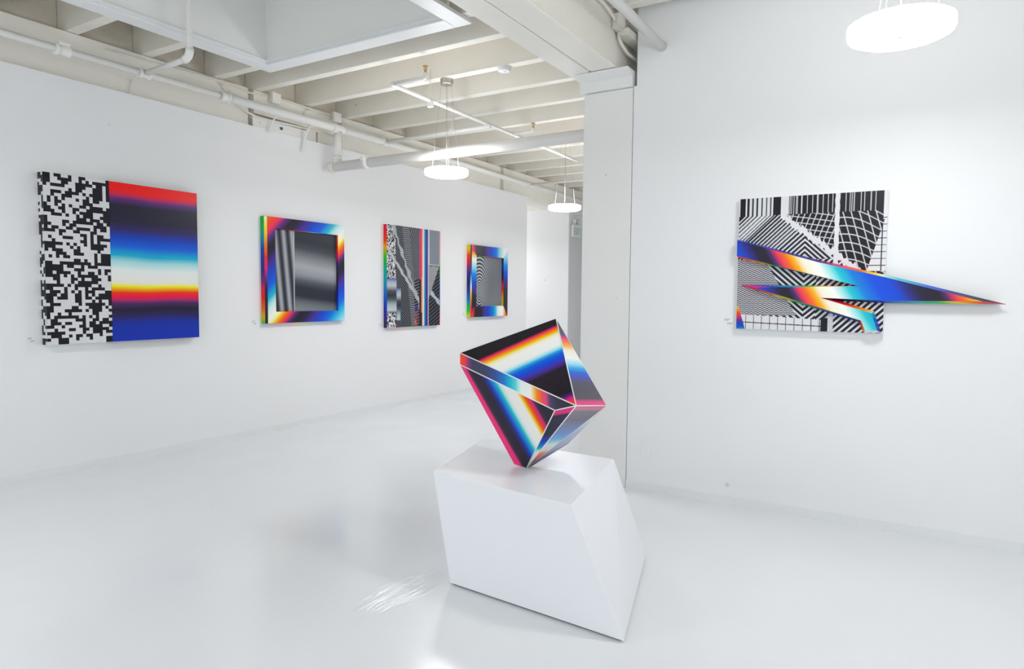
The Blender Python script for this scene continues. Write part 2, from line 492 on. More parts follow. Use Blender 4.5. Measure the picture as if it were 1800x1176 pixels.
P(coupling((3.385, 5.75, 3.35), (1, 0, 0), .036, .05))
P(coupling((4.16, 5.75, 3.35), (1, 0, 0), .044, .045))
P(coupling((6.394, 5.75, 3.356), (1, 0, 0), .046, .05))
P(coupling((9.97, 5.75, 3.342), (1, 0, 0), .046, .05))
# riser into the ceiling recess
pts = [(3.385, 5.75, 3.35), *arc_corner((3.385, 5.75, 3.35), (3.388, 5.115, 3.375), (3.39, 5.115, 4.7), .06), (3.39, 5.115, ZT)]
P(tube('riser', pts, .023, M_pipe, sp_e))
P(tube('elbow', arc_corner((3.385, 5.75, 3.35), (3.388, 5.115, 3.375), (3.39, 5.115, 4.7), .075), .032, M_pipe, sp_e))
# branch towards the room and the cross run with upright heads
P(tube('branch', [(6.394, 5.75, 3.358), (6.36, 4.17, 3.36)], .022, M_pipe, sp_e))
P(tube('cross_run', [*arc_corner((4.79, 3.84, 3.40), (4.775, 4.215, 3.40), (8.6, 4.215, 3.37), .04), (7.2, 4.215, 3.385), (8.6, 4.2, 3.37)], .021, M_pipe, sp_e))
P(tube('sprinkler_arm', [(4.778, 4.18, 3.40), *arc_corner((4.778, 4.18, 3.40), (4.80, 3.84, 3.405), (4.80, 3.838, 3.47), .03), (4.80, 3.838, 3.45)], .020, M_pipe, sp_e))
P(tube('branch', [(9.97, 5.75, 3.345), (9.95, 3.2, 3.36)], .022, M_pipe, sp_e))
def head(c):
    c = Vector(c)
    bm = bmesh.new()
    add_tube(bm, [c, c+Vector((0, 0, .018))], .011, 10)
    for s in (-1, 1):
        add_tube(bm, [c+Vector((0, s*.004, .015)), c+Vector((0, s*.015, .03)), c+Vector((0, s*.012, .05)), c+Vector((0, 0, .056))], .004, 6)
    add_tube(bm, [c+Vector((0, 0, .018)), c+Vector((0, 0, .056))], .003, 6)
    o = P(mesh_from_bm('sprinkler_head', bm, M_brass, sp_e))
    bm = bmesh.new(); add_tube(bm, [c+Vector((0, 0, .056)), c+Vector((0, 0, .060))], .024, 14)
    mesh_from_bm('deflector', bm, M_brass, o)
head((4.80, 3.838, 3.448))
P(tube('sprinkler_arm', [(6.9, 4.215, 3.387), *arc_corner((6.9, 4.215, 3.387), (6.9, 3.93, 3.387), (6.9, 3.93, 3.45), .03), (6.9, 3.93, 3.42)], .018, M_pipe, sp_e))
head((6.9, 3.93, 3.42))
# hangers
for hx, hy in ((6.375, 4.71), (7.4, 4.215), (5.35, 4.215)):
    P(tube('hanger_rod', [(hx, hy, 3.372), (hx, hy, ZJ+.1)], .004, M_pipe, sp_e, 6))
    P(box('hanger_clamp', (hx-.02, hy-.03, 3.33), (hx+.02, hy+.03, 3.395), M_pipe, sp_e, .006))

fp = tag(empty('feed_pipe', (5.6, 5.75, 2.93)), 'thick white pipe dropping from the wall and running to the column', 'pipe')
def Q(o): return part(o, fp)
Q(tube('drop', [(5.62, 5.75, 3.345), (5.60, 5.75, 2.93)], .047, M_pipe, fp, 16))
Q(tube('tee', [(5.53, 5.75, 3.354), (5.56, 5.75, 3.354), (5.68, 5.75, 3.354), (5.71, 5.75, 3.354)], [.05, .053, .053, .05], M_pipe, fp, 16))
Q(tube('collar', [(5.604, 5.75, 3.05), (5.602, 5.75, 3.01)], .052, M_pipe, fp, 16))
Q(tube('run', [(5.60, 5.80, 2.93), (5.585, 1.9, 2.93)], .055, M_pipe, fp, 20))
Q(tube('end_cap', [(5.60, 5.865, 2.93), (5.60, 5.85, 2.93), (5.60, 5.79, 2.93), (5.60, 5.78, 2.93)], [.045, .062, .062, .056], M_cable, fp, 16))
Q(tube('grooved_coupling', [(5.599, 5.33, 2.93), (5.599, 5.325, 2.93), (5.599, 5.265, 2.93), (5.599, 5.26, 2.93)], [.056, .068, .068, .056], M_pipe, fp, 16))
Q(box('coupling_lug', (5.52, 5.27, 2.95), (5.545, 5.32, 2.99), M_pipe, fp, .004))
Q(tube('hanger_ring', [(5.588, 2.62, 2.93), (5.588, 2.585, 2.93)], .059, M_cable, fp, 16))

wp = tag(empty('wall_pipe', (4.9, 1.70, 3.33)), 'short thick white pipe entering the right wall beside the beam', 'pipe')
tube('pipe', [(-3.5, .0, .02), (.022, .012, .0)], .033, M_pipe, wp, 16)
disc('wall_flange', [(.034, 0), (.040, 0), (.040, .004), (.034, .006)], M_wall, wp, 16).matrix_local = Matrix.Translation((.018, .012, 0)) @ Matrix.Rotation(-math.pi/2, 4, 'Y')

# ------------------------------------------------------------------ conduits, boxes, straps
c1 = tag(empty('conduit', (5.2, 6.0, 3.57)), 'thin cream conduit looping along the top of the left beam', 'conduit')
part(tube('conduit_run', [(3.2, 5.996, 3.54), (3.768, 5.996, 3.555), (4.298, 5.996, 3.572), (4.50, 5.996, 3.552), (4.627, 5.996, 3.545), (4.8835, 5.996, 3.568)], .008, M_cable, c1, 8), c1)
part(tube('conduit_run', [(5.0065, 6.004, 3.585), (5.38, 6.004, 3.575), (5.7635, 6.004, 3.568)], .011, M_cable, c1, 8), c1)
part(tube('conduit_run', [(5.8865, 5.996, 3.53), (6.28, 5.996, 3.52), (6.8, 5.996, 3.505), (7.77, 5.996, 3.49), (9.2, 5.996, 3.46)], .008, M_cable, c1, 8), c1)
c2 = tag(empty('cable', (4.6, 5.97, 3.32)), 'cream cable slanting down the beam to the steel plate', 'cable')
part(tube('cable_run', [(4.29, 5.997, 3.548), (4.33, 5.997, 3.525), (4.38, 5.996, 3.48), (4.47, 5.98, 3.40), (4.55, 5.958, 3.335), (4.66, 5.952, 3.308), (4.8, 5.952, 3.306), (5.05, 5.952, 3.315), (5.52, 5.97, 3.335), (5.70, 6.0, 3.345)], .011, M_cable, c2, 8), c2)
c3 = tag(empty('cable_loop', (5.4, 6.0, 3.5)), 'curved cream cable hanging below the two junction boxes', 'cable')
part(tube('cable_run', [(5.763, 6.002, 3.53), (5.6, 6.0, 3.545), (5.45, 6.004, 3.565), (5.37, 6.0, 3.53), (5.345, 5.995, 3.47), (5.34, 5.99, 3.40)], .008, M_cable, c3, 8), c3)
def jbox(x, y, z, label):
    e = tag(empty('junction_box', (x, y, z)), label, 'junction box', 'junction boxes on the left beam')
    box('body', (-.06, .004, -.055), (.06, .055, .055), M_cable, e, .006)
    box('cover', (-.055, -.004, -.05), (.055, .004, .05), M_pipe, e, .002)
    return e
jbox(4.945, 5.962, 3.565, 'cream junction box nearest the ceiling recess corner')
jbox(5.825, 5.962, 3.560, 'cream junction box above the thick pipe drop')
for x, zz, lab in ((4.835, (3.38, 3.28, 3.17), 'short curved strap below the pipe at the steel plate'), (5.28, (3.39, 3.23, 3.05), 'longer curved strap hanging over the wall edge')):
    s = tag(empty('pipe_strap', (x, 5.9, zz[1])), lab, 'pipe strap')
    tube('strap', [(.012, -.098, zz[0]-zz[1]), (.010, .0, .02), (.004, .025, -.03), (-.03, .03, zz[2]-zz[1])], .009, M_pipe, s, 8)
# curved wire on the beam
cw = tag(empty('beam_wire', (3.42, 6.0, 3.26)), 'thin wire curving down behind the sprinkler pipe tee', 'wire')
tube('wire', [(.0, .008, .09), (-.015, .008, .03), (-.03, .008, -.03), (-.035, .008, -.06)], .004, M_cable, cw, 6)

# hardware on the right side of the big beam
jb = tag(empty('beam_box', (4.76, 2.0, 3.50)), 'cream conduit fitting on the big beam near the right wall', 'conduit box')
box('body', (-.06, -.03, -.05), (.06, .028, .06), M_cable, jb, .008)
box('lid', (-.05, -.036, -.04), (.05, -.030, .05), M_cable, jb, .003)
c4 = tag(empty('beam_conduit', (4.5, 2.0, 3.55)), 'cream conduit entering the fitting on the big beam', 'conduit')
tube('conduit_run', [(-1.5, 0, -.01), (-.3, 0, .0), (.0, 0, .0), (.16, 0, -.03), (.20, 0, -.05)], .012, M_cable, c4, 8)
tube('conduit_run', [(-1.4, -.03, .035), (-.1, -.03, .04), (.22, -.02, .04), (.30, -.01, .01)], .010, M_cable, c4, 8)
c5 = tag(empty('bent_conduit', (4.8, 2.0, 3.40)), 'bent cream conduit going from the fitting into the wall', 'conduit')
tube('conduit_run', [(-.03, 0, .06), (-.02, 0, .0), (.02, -.01, -.04), (.10, -.02, -.075), (.20, -.04, -.09), (.4, -.05, -.1)], .012, M_cable, c5, 8)
br = tag(empty('beam_bracket', (4.98, 1.97, 3.44)), 'small cream block fixed between big beam and right wall', 'bracket')
box('block', (-.20, -.045, -.02), (.20, .05, .03), M_timber, br, .006)

# smoke detector
sd = tag(empty('smoke_detector', (5.41, 3.40, ZJ-.045)), 'round white smoke detector under a ceiling joist', 'smoke detector')
disc('base', [(.064, .032), (.066, .036), (.066, .045), (0, .045)], M_plastic, sd, 32)
disc('sensor_dome', [(0, -.005), (.018, -.004), (.022, .004), (.052, .006), (.060, .016), (.062, .032)], M_plastic, sd, 32)

# exit sign with emergency lamps
ex = tag(empty('exit_sign', (12.66, 6.17, 2.68)), 'green and white EXIT sign with twin emergency lamps', 'exit sign')
box('housing', (-.19, -.03, 0), (.19, .025, .25), M_plastic, ex, .006)
box('face_plate', (-.17, -.034, .035), (.17, -.030, .215), M_card, ex)
letters = []
def bar(x0_, z0_, x1_, z1_): letters.append(((x0_, -.037, z0_), (x1_, -.034, z1_)))
zb, zt_ = .055, .195; t_ = .018
u = -.155
bar(u, zb, u+t_, zt_)
for zz in (zb, (zb+zt_)/2-t_/2, zt_-t_): bar(u, zz, u+.062, zz+t_)
eo = boxes('letter', letters, M_green, ex); letters = []
bm = bmesh.new()
for sgn in (1, -1):
    a = [(-.075, zb if sgn > 0 else zt_), (-.055, zb if sgn > 0 else zt_), (.0, zt_ if sgn > 0 else zb), (-.02, zt_ if sgn > 0 else zb)]
    f1 = [bm.verts.new((x_, -.037, z_)) for x_, z_ in a]; f2 = [bm.verts.new((x_, -.034, z_)) for x_, z_ in a]
    bm.faces.new(f1); bm.faces.new(f2)
    for i in range(4): bm.faces.new((f1[i], f1[(i+1) % 4], f2[(i+1) % 4], f2[i]))
bmesh.ops.recalc_face_normals(bm, faces=bm.faces)
mesh_from_bm('letter', bm, M_green, ex)
boxes('letter', [((.028, -.037, zb), (.046, -.034, zt_))], M_green, ex)
boxes('letter', [((.068, -.037, zt_-t_), (.145, -.034, zt_)), ((.098, -.037, zb), (.116, -.034, zt_))], M_green, ex)
for sx in (-.1, .1):
    hb = disc('emergency_lamp', [(0, -.02), (.035, -.02), (.048, .03), (.048, .06), (.02, .08), (0, .08)], M_grey, ex, 20)
    hb.location = (sx, -.01, .30)
boxes('lamp_mount', [((-.13, -.02, .25), (.13, .02, .27))], M_plastic, ex)

# blank cover plate low on the right wall
cp = tag(empty('cover_plate', (XR-.006, 1.777, .255)), 'blank white cover plate low on the wall beside the column', 'cover plate')
box('plate', (0, -.04, 0), (.0055, .04, .135), M_wall, cp, .002)
disc('screw', [(0, .002), (.004, .001), (.004, 0)], M_wall, cp, 8).matrix_local = Matrix.Translation((0, 0, .067)) @ Matrix.Rotation(-math.pi/2, 4, 'Y')

# ------------------------------------------------------------------ artwork helpers
def art(name, label, loc, rz=0, group=None, cat='painting'):
    return tag(empty(name, loc, rz), label, cat, group)

def poly_prism(name, pts2, y_front, y_back, mat, parent, bev=0):
    bm = bmesh.new()
    f = [bm.verts.new((u, y_front, v)) for u, v in pts2]
    b = [bm.verts.new((u, y_back, v)) for u, v in pts2]
    bm.faces.new(f); bm.faces.new(b)
    n = len(pts2)
    for i in range(n): bm.faces.new((f[i], f[(i+1) % n], b[(i+1) % n], b[i]))
    bmesh.ops.recalc_face_normals(bm, faces=bm.faces)
    return mesh_from_bm(name, bm, mat, parent)

def sheet(name, W, H, nx, ny, fn, parent, u0=0, v0=0, y=0.0, k=.88):
    """printed panel: one quad per print dot, colours from fn(s, t) with t counted downwards"""
    us = np.linspace(0, W, nx+1)+u0; vs = np.linspace(0, H, ny+1)+v0
    U, V = np.meshgrid(us, vs)
    co = np.stack([U.ravel(), np.full(U.size, y), V.ravel()], 1).astype(np.float32)
    i = np.arange(nx)[None, :]+np.arange(ny)[:, None]*(nx+1)
    idx = np.stack([i, i+1, i+nx+2, i+nx+1], 2).reshape(-1, 4).astype(np.int32)
    me = bpy.data.meshes.new(name)
    me.vertices.add(len(co)); me.vertices.foreach_set('co', co.ravel())
    n = len(idx)
    me.loops.add(n*4); me.loops.foreach_set('vertex_index', idx.ravel())
    me.polygons.add(n); me.polygons.foreach_set('loop_start', np.arange(0, n*4, 4, dtype=np.int32))
    me.update(calc_edges=True)
    acc = 0
    for du in (.25, .75):
        for dv in (.25, .75):
            s = (np.arange(nx)+du)/nx; t = 1-(np.arange(ny)+dv)/ny
            Sg, Tg = np.meshgrid(s, t)
            acc = acc+fn(Sg, Tg)
    rgb = (acc/4).reshape(-1, 3)*k
    a = me.attributes.new('print', 'FLOAT_COLOR', 'FACE')
    a.data.foreach_set('color', np.concatenate([rgb, np.ones((n, 1))], 1).astype(np.float32).ravel())
    me.materials.append(M_print)
    return link(bpy.data.objects.new(name, me), parent)

def npcol(c): return np.array(lin(c))
def ramp_np(x, stops):
    xs = [p for p, _ in stops]; cs = np.array([lin(c) for _, c in stops])
    return np.stack([np.interp(x, xs, cs[:, q]) for q in range(3)], -1)
def bw(mask, w='ececf0', k='1a1a22'):
    m = np.clip(mask.astype(float), 0, 1)[..., None]
    return npcol(k)*(1-m)+npcol(w)*m
def put(img, mask, col):
    m = mask[..., None]
    return np.where(m, col if isinstance(col, np.ndarray) and col.ndim == 3 else npcol(col), img)

# ------------------------------------------------------------------ painting: pixel mosaic and sunset bands
W, H, D = 1.305, 1.352, .08
p1 = art('painting', 'square painting of black and white pixel blocks beside horizontal rainbow bands', (2.63, YL, 1.067), group='paintings on the left wall')
box('stretcher', (0, -D+.004, 0), (W, -.001, H), M_canvas, p1)
rng = np.random.default_rng(11)
cells = rng.random((53, 22))
cells = cells*.72+.28*(np.roll(cells, 1, 0)*.5+np.roll(cells, 1, 1)*.5)
cells = cells > .5
wm = .5
def mosaic(s, t): return bw(cells[np.clip((t*53).astype(int), 0, 52), 3+np.clip((s*19).astype(int), 0, 18)])
sheet('pixel_panel', wm, H, 19*3, 53*3, mosaic, p1, 0, 0, -D)
def mosaic_side(s, t): return bw(cells[np.clip((t*53).astype(int), 0, 52), np.clip((s*3).astype(int), 0, 2)])
sd_ = sheet('pixel_edge', D-.004, H, 9, 53*3, mosaic_side, p1)
sd_.rotation_euler = (0, 0, math.radians(-90)); sd_.location = (-.0006, -.002, 0)
sunset = [(0, 'fb0d0d'), (.05, 'ff1414'), (.075, 'd02048'), (.10, '5a2a78'), (.14, '201f33'), (.24, '221f38'), (.29, '2e2766'), (.335, '0a3cb4'), (.40, '0a60d8'),
          (.46, '06b0d0'), (.50, 'a8dee0'), (.55, 'e4ecea'), (.62, 'eceae4'), (.652, 'ffe800'), (.672, 'ff9a00'), (.69, 'ff3000'), (.715, 'fc0440'), (.735, 'c02060'), (.76, '452464'), (.80, '1c1a26'), (.845, '261f5c'), (.90, '0c2fa4'), (1, '0a30b0')]
gp = poly_prism('gradient_panel', [(wm+.002, 0), (W, 0), (W, H), (wm+.002, H)], -D, -.002, ramp_mat('sunset_bands', sunset, wob=.035), p1)
set_g(gp, lambda c: 1-c.z/H)

# ------------------------------------------------------------------ rainbow framed paintings
def frame_art(name, label, loc, W, H, D, ins, front, edge_l, edge_b, reveals, panel_fn, nx, ny, strip):
    e = art(name, label, loc, group='paintings on the left wall')
    l, r, b, t = ins
    outer = [(0, 0), (W, 0), (W, H), (0, H)]; inner = [(l, b), (W-r, b), (W-r, H-t), (l, H-t)]
    box('backing', (.004, -D*.45, .004), (W-.004, -.001, H-.004), M_black, e)
    for i in range(4):
        j = (i+1) % 4
        o = poly_prism('frame_bar', [outer[i], outer[j], inner[j], inner[i]], -D, -D*.45, front[i][0], e)
        set_g(o, front[i][1])
    o = box('outer_edge', (-.0015, -D+.001, 0), (.004, -.001, H), edge_l, e); set_g(o, lambda c: 1-c.z/H)
    o = box('outer_edge', (0, -D+.001, -.0015), (W, -.001, .004), edge_b, e); set_g(o, lambda c: c.x/W)
    o = poly_prism('frame_strip', [(.0, .0), (strip[0], .0), (strip[0], H-.004), (.0, H-.004)], -D-.0008, -D+.0005, strip[1], e); set_g(o, lambda c: 1-c.z/H)
    # inner reveals
    dz = D*.5
    for (mat_, a, bb_, fn) in reveals(l, r, b, t, W, H, D):
        o = box('inner_edge', a, bb_, mat_, e); set_g(o, fn)
    sheet('centre_panel', W-l-r, H-b-t, nx, ny, panel_fn, e, l, b, -D*.5)
    return e

diag = [(0, 'ff7a10'), (.05, 'ff4a0c'), (.09, 'f02a50'), (.125, '5a2a80'), (.165, '1e1a24'), (.205, '221c34'), (.25, '43288a'), (.30, '0a40c0'), (.365, '0a5ad8'), (.42, '10b4cc'), (.465, 'c6e8e4'), (.515, 'f0efe9'), (.545, 'fff0a0'), (.56, 'ffc800'),
        (.585, 'ff6a00'), (.61, 'e83048'), (.64, '4a2470'), (.67, '1d1a26'), (.72, '211d38'), (.76, '45288c'), (.81, '0a40c4'), (.87, '0a62d8'), (.91, '12a8d8'), (.95, '6ccbe8'), (1, 'c4e4ee')]
mdiag = ramp_mat('diagonal_rainbow', diag)
edge2 = ramp_mat('edge_rainbow_green_first', [(0, '10b830'), (.12, '14b860'), (.2, '0c9ab0'), (.3, '0a50b4'), (.42, '0c3a9a'), (.5, '3a2a86'), (.6, '7a2a78'), (.68, 'f01848'), (.76, 'ff1408'), (.86, 'ff6a00'), (.94, 'd8b800'), (1, '30c018')])
edge2b = ramp_mat('edge_rainbow_long', [(0, '45308c'), (.2, 'c02860'), (.32, 'ff2010'), (.42, 'f0b000'), (.5, '20b030'), (.62, '108aa8'), (.8, '1a3c98'), (1, '3a3084')])
mrev_warm = ramp_mat('reveal_rainbow', [(0, '1c1a22'), (.14, 'c0205c'), (.26, 'ff1c0c'), (.4, 'ff7a00'), (.52, 'e8d000'), (.6, 'e8f0ee'), (.72, '0a4ac8'), (.9, '122a70'), (1, '181828')])
mrev_side = ramp_mat('reveal_side', [(0, 'ff5a00'), (.16, 'ff1c0c'), (.28, 'e0205c'), (.36, '3c2878'), (.5, '201c38'), (.68, '241f50'), (.8, '0c30a8'), (1, '0a50d0')])
mrev_low = ramp_mat('reveal_low', [(0, 'ffb000'), (.1, 'ff4a10'), (.26, 'e82858'), (.36, '30245c'), (.5, '0c3aa0'), (.8, '12a0b0'), (1, '10b0a0')])
W2, H2, D2 = 1.142, 1.125, .056
def gd(c): return .5*(c.x/W2*.97+(1-c.z/H2)*1.03)
def rev2(l, r, b, t, W, H, D):
    a, q = -D+.0008, -D*.5
    return [(mrev_warm, (l, a, H-t-.002), (W-r, q, H-t+.004), lambda c: (c.x-l)/(W-l-r)),
            (mrev_side, (W-r-.002, a, b), (W-r+.004, q, H-t), lambda c: 1-(c.z-b)/(H-b-t)),
            (mrev_low, (l, a, b-.004), (W-r, q, b+.002), lambda c: (c.x-l)/(W-l-r))]
def panel2(s, t):
    wob = .02*np.sin(t*9+s*5)
    x = s+.06*(t-.5)*-1+0*wob
    g1 = .5+.5*np.sin((s-.10*t)*2*np.pi/.125+.8)
    a = ramp_np(g1, [(0, '2a2a36'), (.5, '6a6e78'), (1, 'b2b6bc')])
    n = .012*np.sin(s*190)+.009*np.sin(s*413+1)
    g2 = t-.12*(s-.3)+n
    b = ramp_np(g2, [(0, '3a3c48'), (.10, '30343f'), (.2, '4a4e58'), (.42, 'b0b4ba'), (.52, '9a9ea6'), (.60, '585c66'), (.68, '2c323e'), (.80, '2c303c'), (.88, '70747c'), (1, '9a9ea4')])
    img = np.where((s < .305)[..., None], a, b)
    img = put(img, (np.abs(s-.302) < .008), 'c8ccd0')
    return img
frame_art('framed_painting', 'rainbow framed painting around a grey metallic banded panel', (4.711, YL, 1.17), W2, H2, D2, (.142, .102, .12, .12),
          [(mdiag, gd)]*4, edge2, edge2b, rev2, panel2, 110, 120,
          (.036, ramp_mat('strip_warm_to_dark', [(0, 'f4efe0'), (.06, 'e8e860'), (.16, 'f0c800'), (.26, 'ff7a00'), (.38, 'ff1c0c'), (.48, 'e02068'), (.56, '7a2a80'), (.64, '30244c'), (.75, '1d1a24'), (1, '1a1a1e')])))

# the smaller framed painting near the wall end
W4, H4, D4 = 1.08, 1.103, .066
m4t = ramp_mat('frame4_top', [(0, 'ff5a00'), (.06, 'f42c60'), (.14, '3a3444'), (.34, '2c2838'), (.44, '4a3290'), (.55, '0a4cc8'), (.68, '0c78d8'), (.78, '90d4e4'), (.88, 'e8eef0'), (1, 'f0f0f0')])
m4l = ramp_mat('frame4_left', [(0, 'ff5a20'), (.08, 'f4305c'), (.13, 'ffb000'), (.2, 'f0efe6'), (.3, '90d8e4'), (.4, '0c86d4'), (.52, '0a48c4'), (.62, '43308c'), (.7, '2c2838'), (.85, '1e1a24'), (.93, 'c02048'), (1, 'ff5a10')])
m4b = ramp_mat('frame4_bottom', [(0, 'ff7a10'), (.06, 'f02a40'), (.12, '24202a'), (.28, '221e2a'), (.36, '43288c'), (.46, '0a3cc0'), (.58, '0c70d8'), (.66, '10b8d0'), (.74, 'e8f0ec'), (.86, 'f0efe9'), (.92, 'ff9a00'), (.96, 'f03030'), (1, '40204c')])
m4r = ramp_mat('frame4_right', [(0, 'e8f0f2'), (.12, '9ad8e8'), (.24, '0c90dc'), (.36, '0a50d0'), (.48, '3c2c90'), (.6, '322c3c'), (.85, '2a2632'), (1, '241f2c')])
edge4 = ramp_mat('edge_rainbow_yellow_first', [(0, 'c8e000'), (.06, 'ffc000'), (.14, 'ff4a00'), (.24, 'ff1428'), (.3, 'a02470'), (.38, '3c2c88'), (.52, '1c2a60'), (.64, '1a3a98'), (.76, '0a70c8'), (.84, '0cb060'), (.92, '20c820'), (1, 'd0e000')])
edge4b = ramp_mat('edge_rainbow_long_b', [(0, 'ff3020'), (.15, '30c040'), (.4, '18b0c0'), (.6, '2058c0'), (.8, '8040a0'), (1, 'e03050')])
r4t = ramp_mat('reveal4_top', [(0, '10a040'), (.25, 'a0d000'), (.4, 'ffb000'), (.6, 'ff3010'), (.8, 'a02068'), (1, '2a2048')])
r4r = ramp_mat('reveal4_right', [(0, '242030'), (.15, '1c3a90'), (.3, '10204c'), (.45, '201c2a'), (.55, 'f01c50'), (.68, 'ff3010'), (.8, 'ffa000'), (1, 'c8d800')])
r4b = ramp_mat('reveal4_low', [(0, '102890'), (.3, '0a60d0'), (.6, '10b0c0'), (.8, 'b0e060'), (1, 'ffb000')])
def rev4(l, r, b, t, W, H, D):
    a, q = -D+.0008, -D*.5
    return [(r4t, (l, a, H-t-.003), (W-r, q, H-t+.004), lambda c: (c.x-l)/(W-l-r)),
            (r4r, (W-r-.003, a, b), (W-r+.004, q, H-t), lambda c: 1-(c.z-b)/(H-b-t)),
            (r4b, (l, a, b-.004), (W-r, q, b+.003), lambda c: (c.x-l)/(W-l-r))]
def panel4(s, t):
    r = np.sqrt(((s-.16)*1.25)**2+((t-.70)*.80)**2)
    ph = 19*np.power(np.abs(r)+.01, .72)
    fade = np.clip((.52-s)/.30, 0, 1)
    line = .5+.5*np.sin(ph*2*np.pi)
    base = ramp_np(.5+.25*np.sin(6*t+3*s), [(0, '74777f'), (1, '868a92')])
    pat = bw(line > .5, 'c8ccd2', '2a2c36')
    f = (fade*np.clip(1.2-.4*np.abs(t-.5), 0, 1))[..., None]
    return base*(1-f)+pat*f
def gx(c): return c.x/W4
def gz(c): return 1-c.z/H4
frame_art('framed_painting', 'small rainbow framed painting with ripple lines near the end of the wall', (8.46, YL, 1.147), W4, H4, D4, (.165, .13, .163, .16),
          [(m4b, gx), (m4r, gz), (m4t, gx), (m4l, gz)], edge4, edge4b, rev4, panel4, 110, 130,
          (.034, ramp_mat('strip_dark_to_warm', [(0, '241f2a'), (.2, '28222e'), (.3, '3c2c80'), (.4, '0c50c8'), (.5, '88c8e0'), (.58, 'f0efe6'), (.68, 'ffd000'), (.76, 'ff8a00'), (.86, 'f42020'), (1, 'e82050')])))

# ------------------------------------------------------------------ collage painting
W3, H3, D3 = 1.118, 1.331, .056
p3 = art('painting', 'tall collage painting of black line patterns with vertical rainbow stripes', (6.60, YL, 1.054), group='paintings on the left wall')
box('stretcher', (.0, -D3+.003, 0), (W3, -.001, H3), M_canvas, p3)
px3 = rng.random((90, 20)) > .47
def collage(s, t):
    img = bw(np.zeros_like(s))
    # fan of chevron lines on the left
    xc = .30+.32*np.maximum(t-.05, 0)*.55
    d = s-xc
    ph = (t*1.0+np.where(d < 0, -.75*d, .25*d))
    img = put(img, (np.mod(ph*34, 1) > .72) & (s < .62), '8b9099')
    # ladder strip
    strip = np.abs(d-.02) < .045
    img = put(img, strip, '1a1a22')
    img = put(img, strip & (np.mod((t+.1*s)*52, 1) > .5), '9aa0a8')
    img = put(img, (np.abs(d-.085) < .022) & (t < .6), '6c727c')
    # radiating lines towards the stripes
    ang = np.arctan2(t-.42, s-.62+1e-6)
    fan = (d > .10) & (s < .60) & (t < .52)
    img = put(img, fan, '1c1d26')
    img = put(img, fan & (np.mod(ang*13, 1) > .58), '8b9098')
    # lower right diagonal lines
    lr = (s > .76) & (t > .38)
    img = put(img, lr, '1a1b23')
    img = put(img, lr & (np.mod((t+.45*s)*26, 1) > .82), '7a808a')
    # pixel strip
    pm = (s < .15)
    pix = bw(px3[np.clip((t*90).astype(int), 0, 89), np.clip((s/.15*13).astype(int), 0, 12)])
    img = np.where(pm[..., None], pix, img)
    # white brush strokes
    w1 = np.abs(s-(.0+(t-.22)*1.13+.012*np.sin(t*70)*np.sin(t*23))) < .026
    img = put(img, w1 & (t > .22) & (t < .80) & (s < .62), 'c4c9cf')
    w2 = np.abs(s-(.10+t*.62+.010*np.sin(t*60))) < (.022+.01*np.sin(t*31))
    img = put(img, w2 & (t > .0) & (t < .99), 'b4bac2')
    w3 = np.abs(s-(.74+(t-.6)*1.5+.01*np.sin(t*80))) < .04
    img = put(img, w3 & (t > .6) & (s > .76), 'b8c6cf')
    # grey plates lower left
    metal = [(0, '4a62a8'), (.1, 'a8b8cc'), (.2, 'c8d0d6'), (.36, '50545e'), (.5, '30323c'), (.62, '50606c'), (.78, 'b0c4cc'), (.92, 'd0d8dc'), (1, '5a6068')]
    m1 = (s < .165) & (t > .52) & (t < .855)
    img = np.where(m1[..., None], ramp_np((t-.52)/.335, metal), img)
    m2 = (s > .165) & (s < .245) & (t > .615) & (t < .93)
    img = np.where(m2[..., None], ramp_np((t-.615)/.335, metal), img)
    m3 = (s > .235) & (s < .262) & (t > .83)
    img = put(img, m3, '3a5a6a')
    # rainbow flecks
    fl = (np.abs(s-.52-.05*(1-t)) < .03) & (t > .78) & (np.mod(t*40+s*11, 1) > .55)
    img = np.where(fl[..., None], ramp_np((t-.78)/.2, [(0, '3050d0'), (.5, 'a03060'), (1, 'ff7020')]), img)
    # grey field, right top
    gf = (s > .785) & (s < .985) & (t > .0) & (t < .36)
    img = put(img, (s > .76) & (t < .37), 'd0d4d8')
    img = put(img, gf, '868f9c')
    # wavy triangle
    wt = (s > .76) & (t > .375) & (s < .98-(t-.375)*.62) & (t < .75)
    img = put(img, wt, 'c8ccd0')
    img = put(img, wt & (np.mod(t*58+.35*np.sin(s*60), 1) > .55), '4a4c56')
    # vertical stripes
    st = (s > .585) & (s < .765)
    stripes = ramp_np(s, [(.585, '2050c8'), (.592, 'f02c60'), (.632, 'f0405c'), (.64, 'ff9a60'), (.655, 'f0e8e4'), (.668, 'f4f2ee'), (.678, 'a0d8d8'), (.69, '1098b4'), (.71, '0a5cbc'), (.735, '18309c'), (.745, '5a2c94'), (.752, 'c03070'), (.757, 'f0e4ec'), (.77, 'ececf0')])
    img = np.where(st[..., None], stripes, img)
    cut = (s > .585) & (s < .64) & (t > .50)
    img = put(img, cut & (t > .52), '22222c')
    img = put(img, (s > .622) & (s < .64) & (t > .5) & (t < .86), 'ff8a50')
    return img
sheet('collage_panel', W3, H3, 190, 210, collage, p3, 0, 0, -D3)
edge3 = ramp_mat('edge_rainbow_red_first', [(0, 'e8185c'), (.08, 'ff1410'), (.16, 'ff3a00'), (.22, 'f0a000'), (.28, '60c010'), (.34, '0cb434'), (.46, '08a898'), (.58, '0c90b8'), (.7, '0a58c8'), (.82, '0c2cac'), (.92, '3a2a7c'), (1, '30284c')])
o = box('outer_edge', (-.0015, -D3+.001, 0), (.003, -.001, H3), edge3, p3); set_g(o, lambda c: 1-c.z/H3)
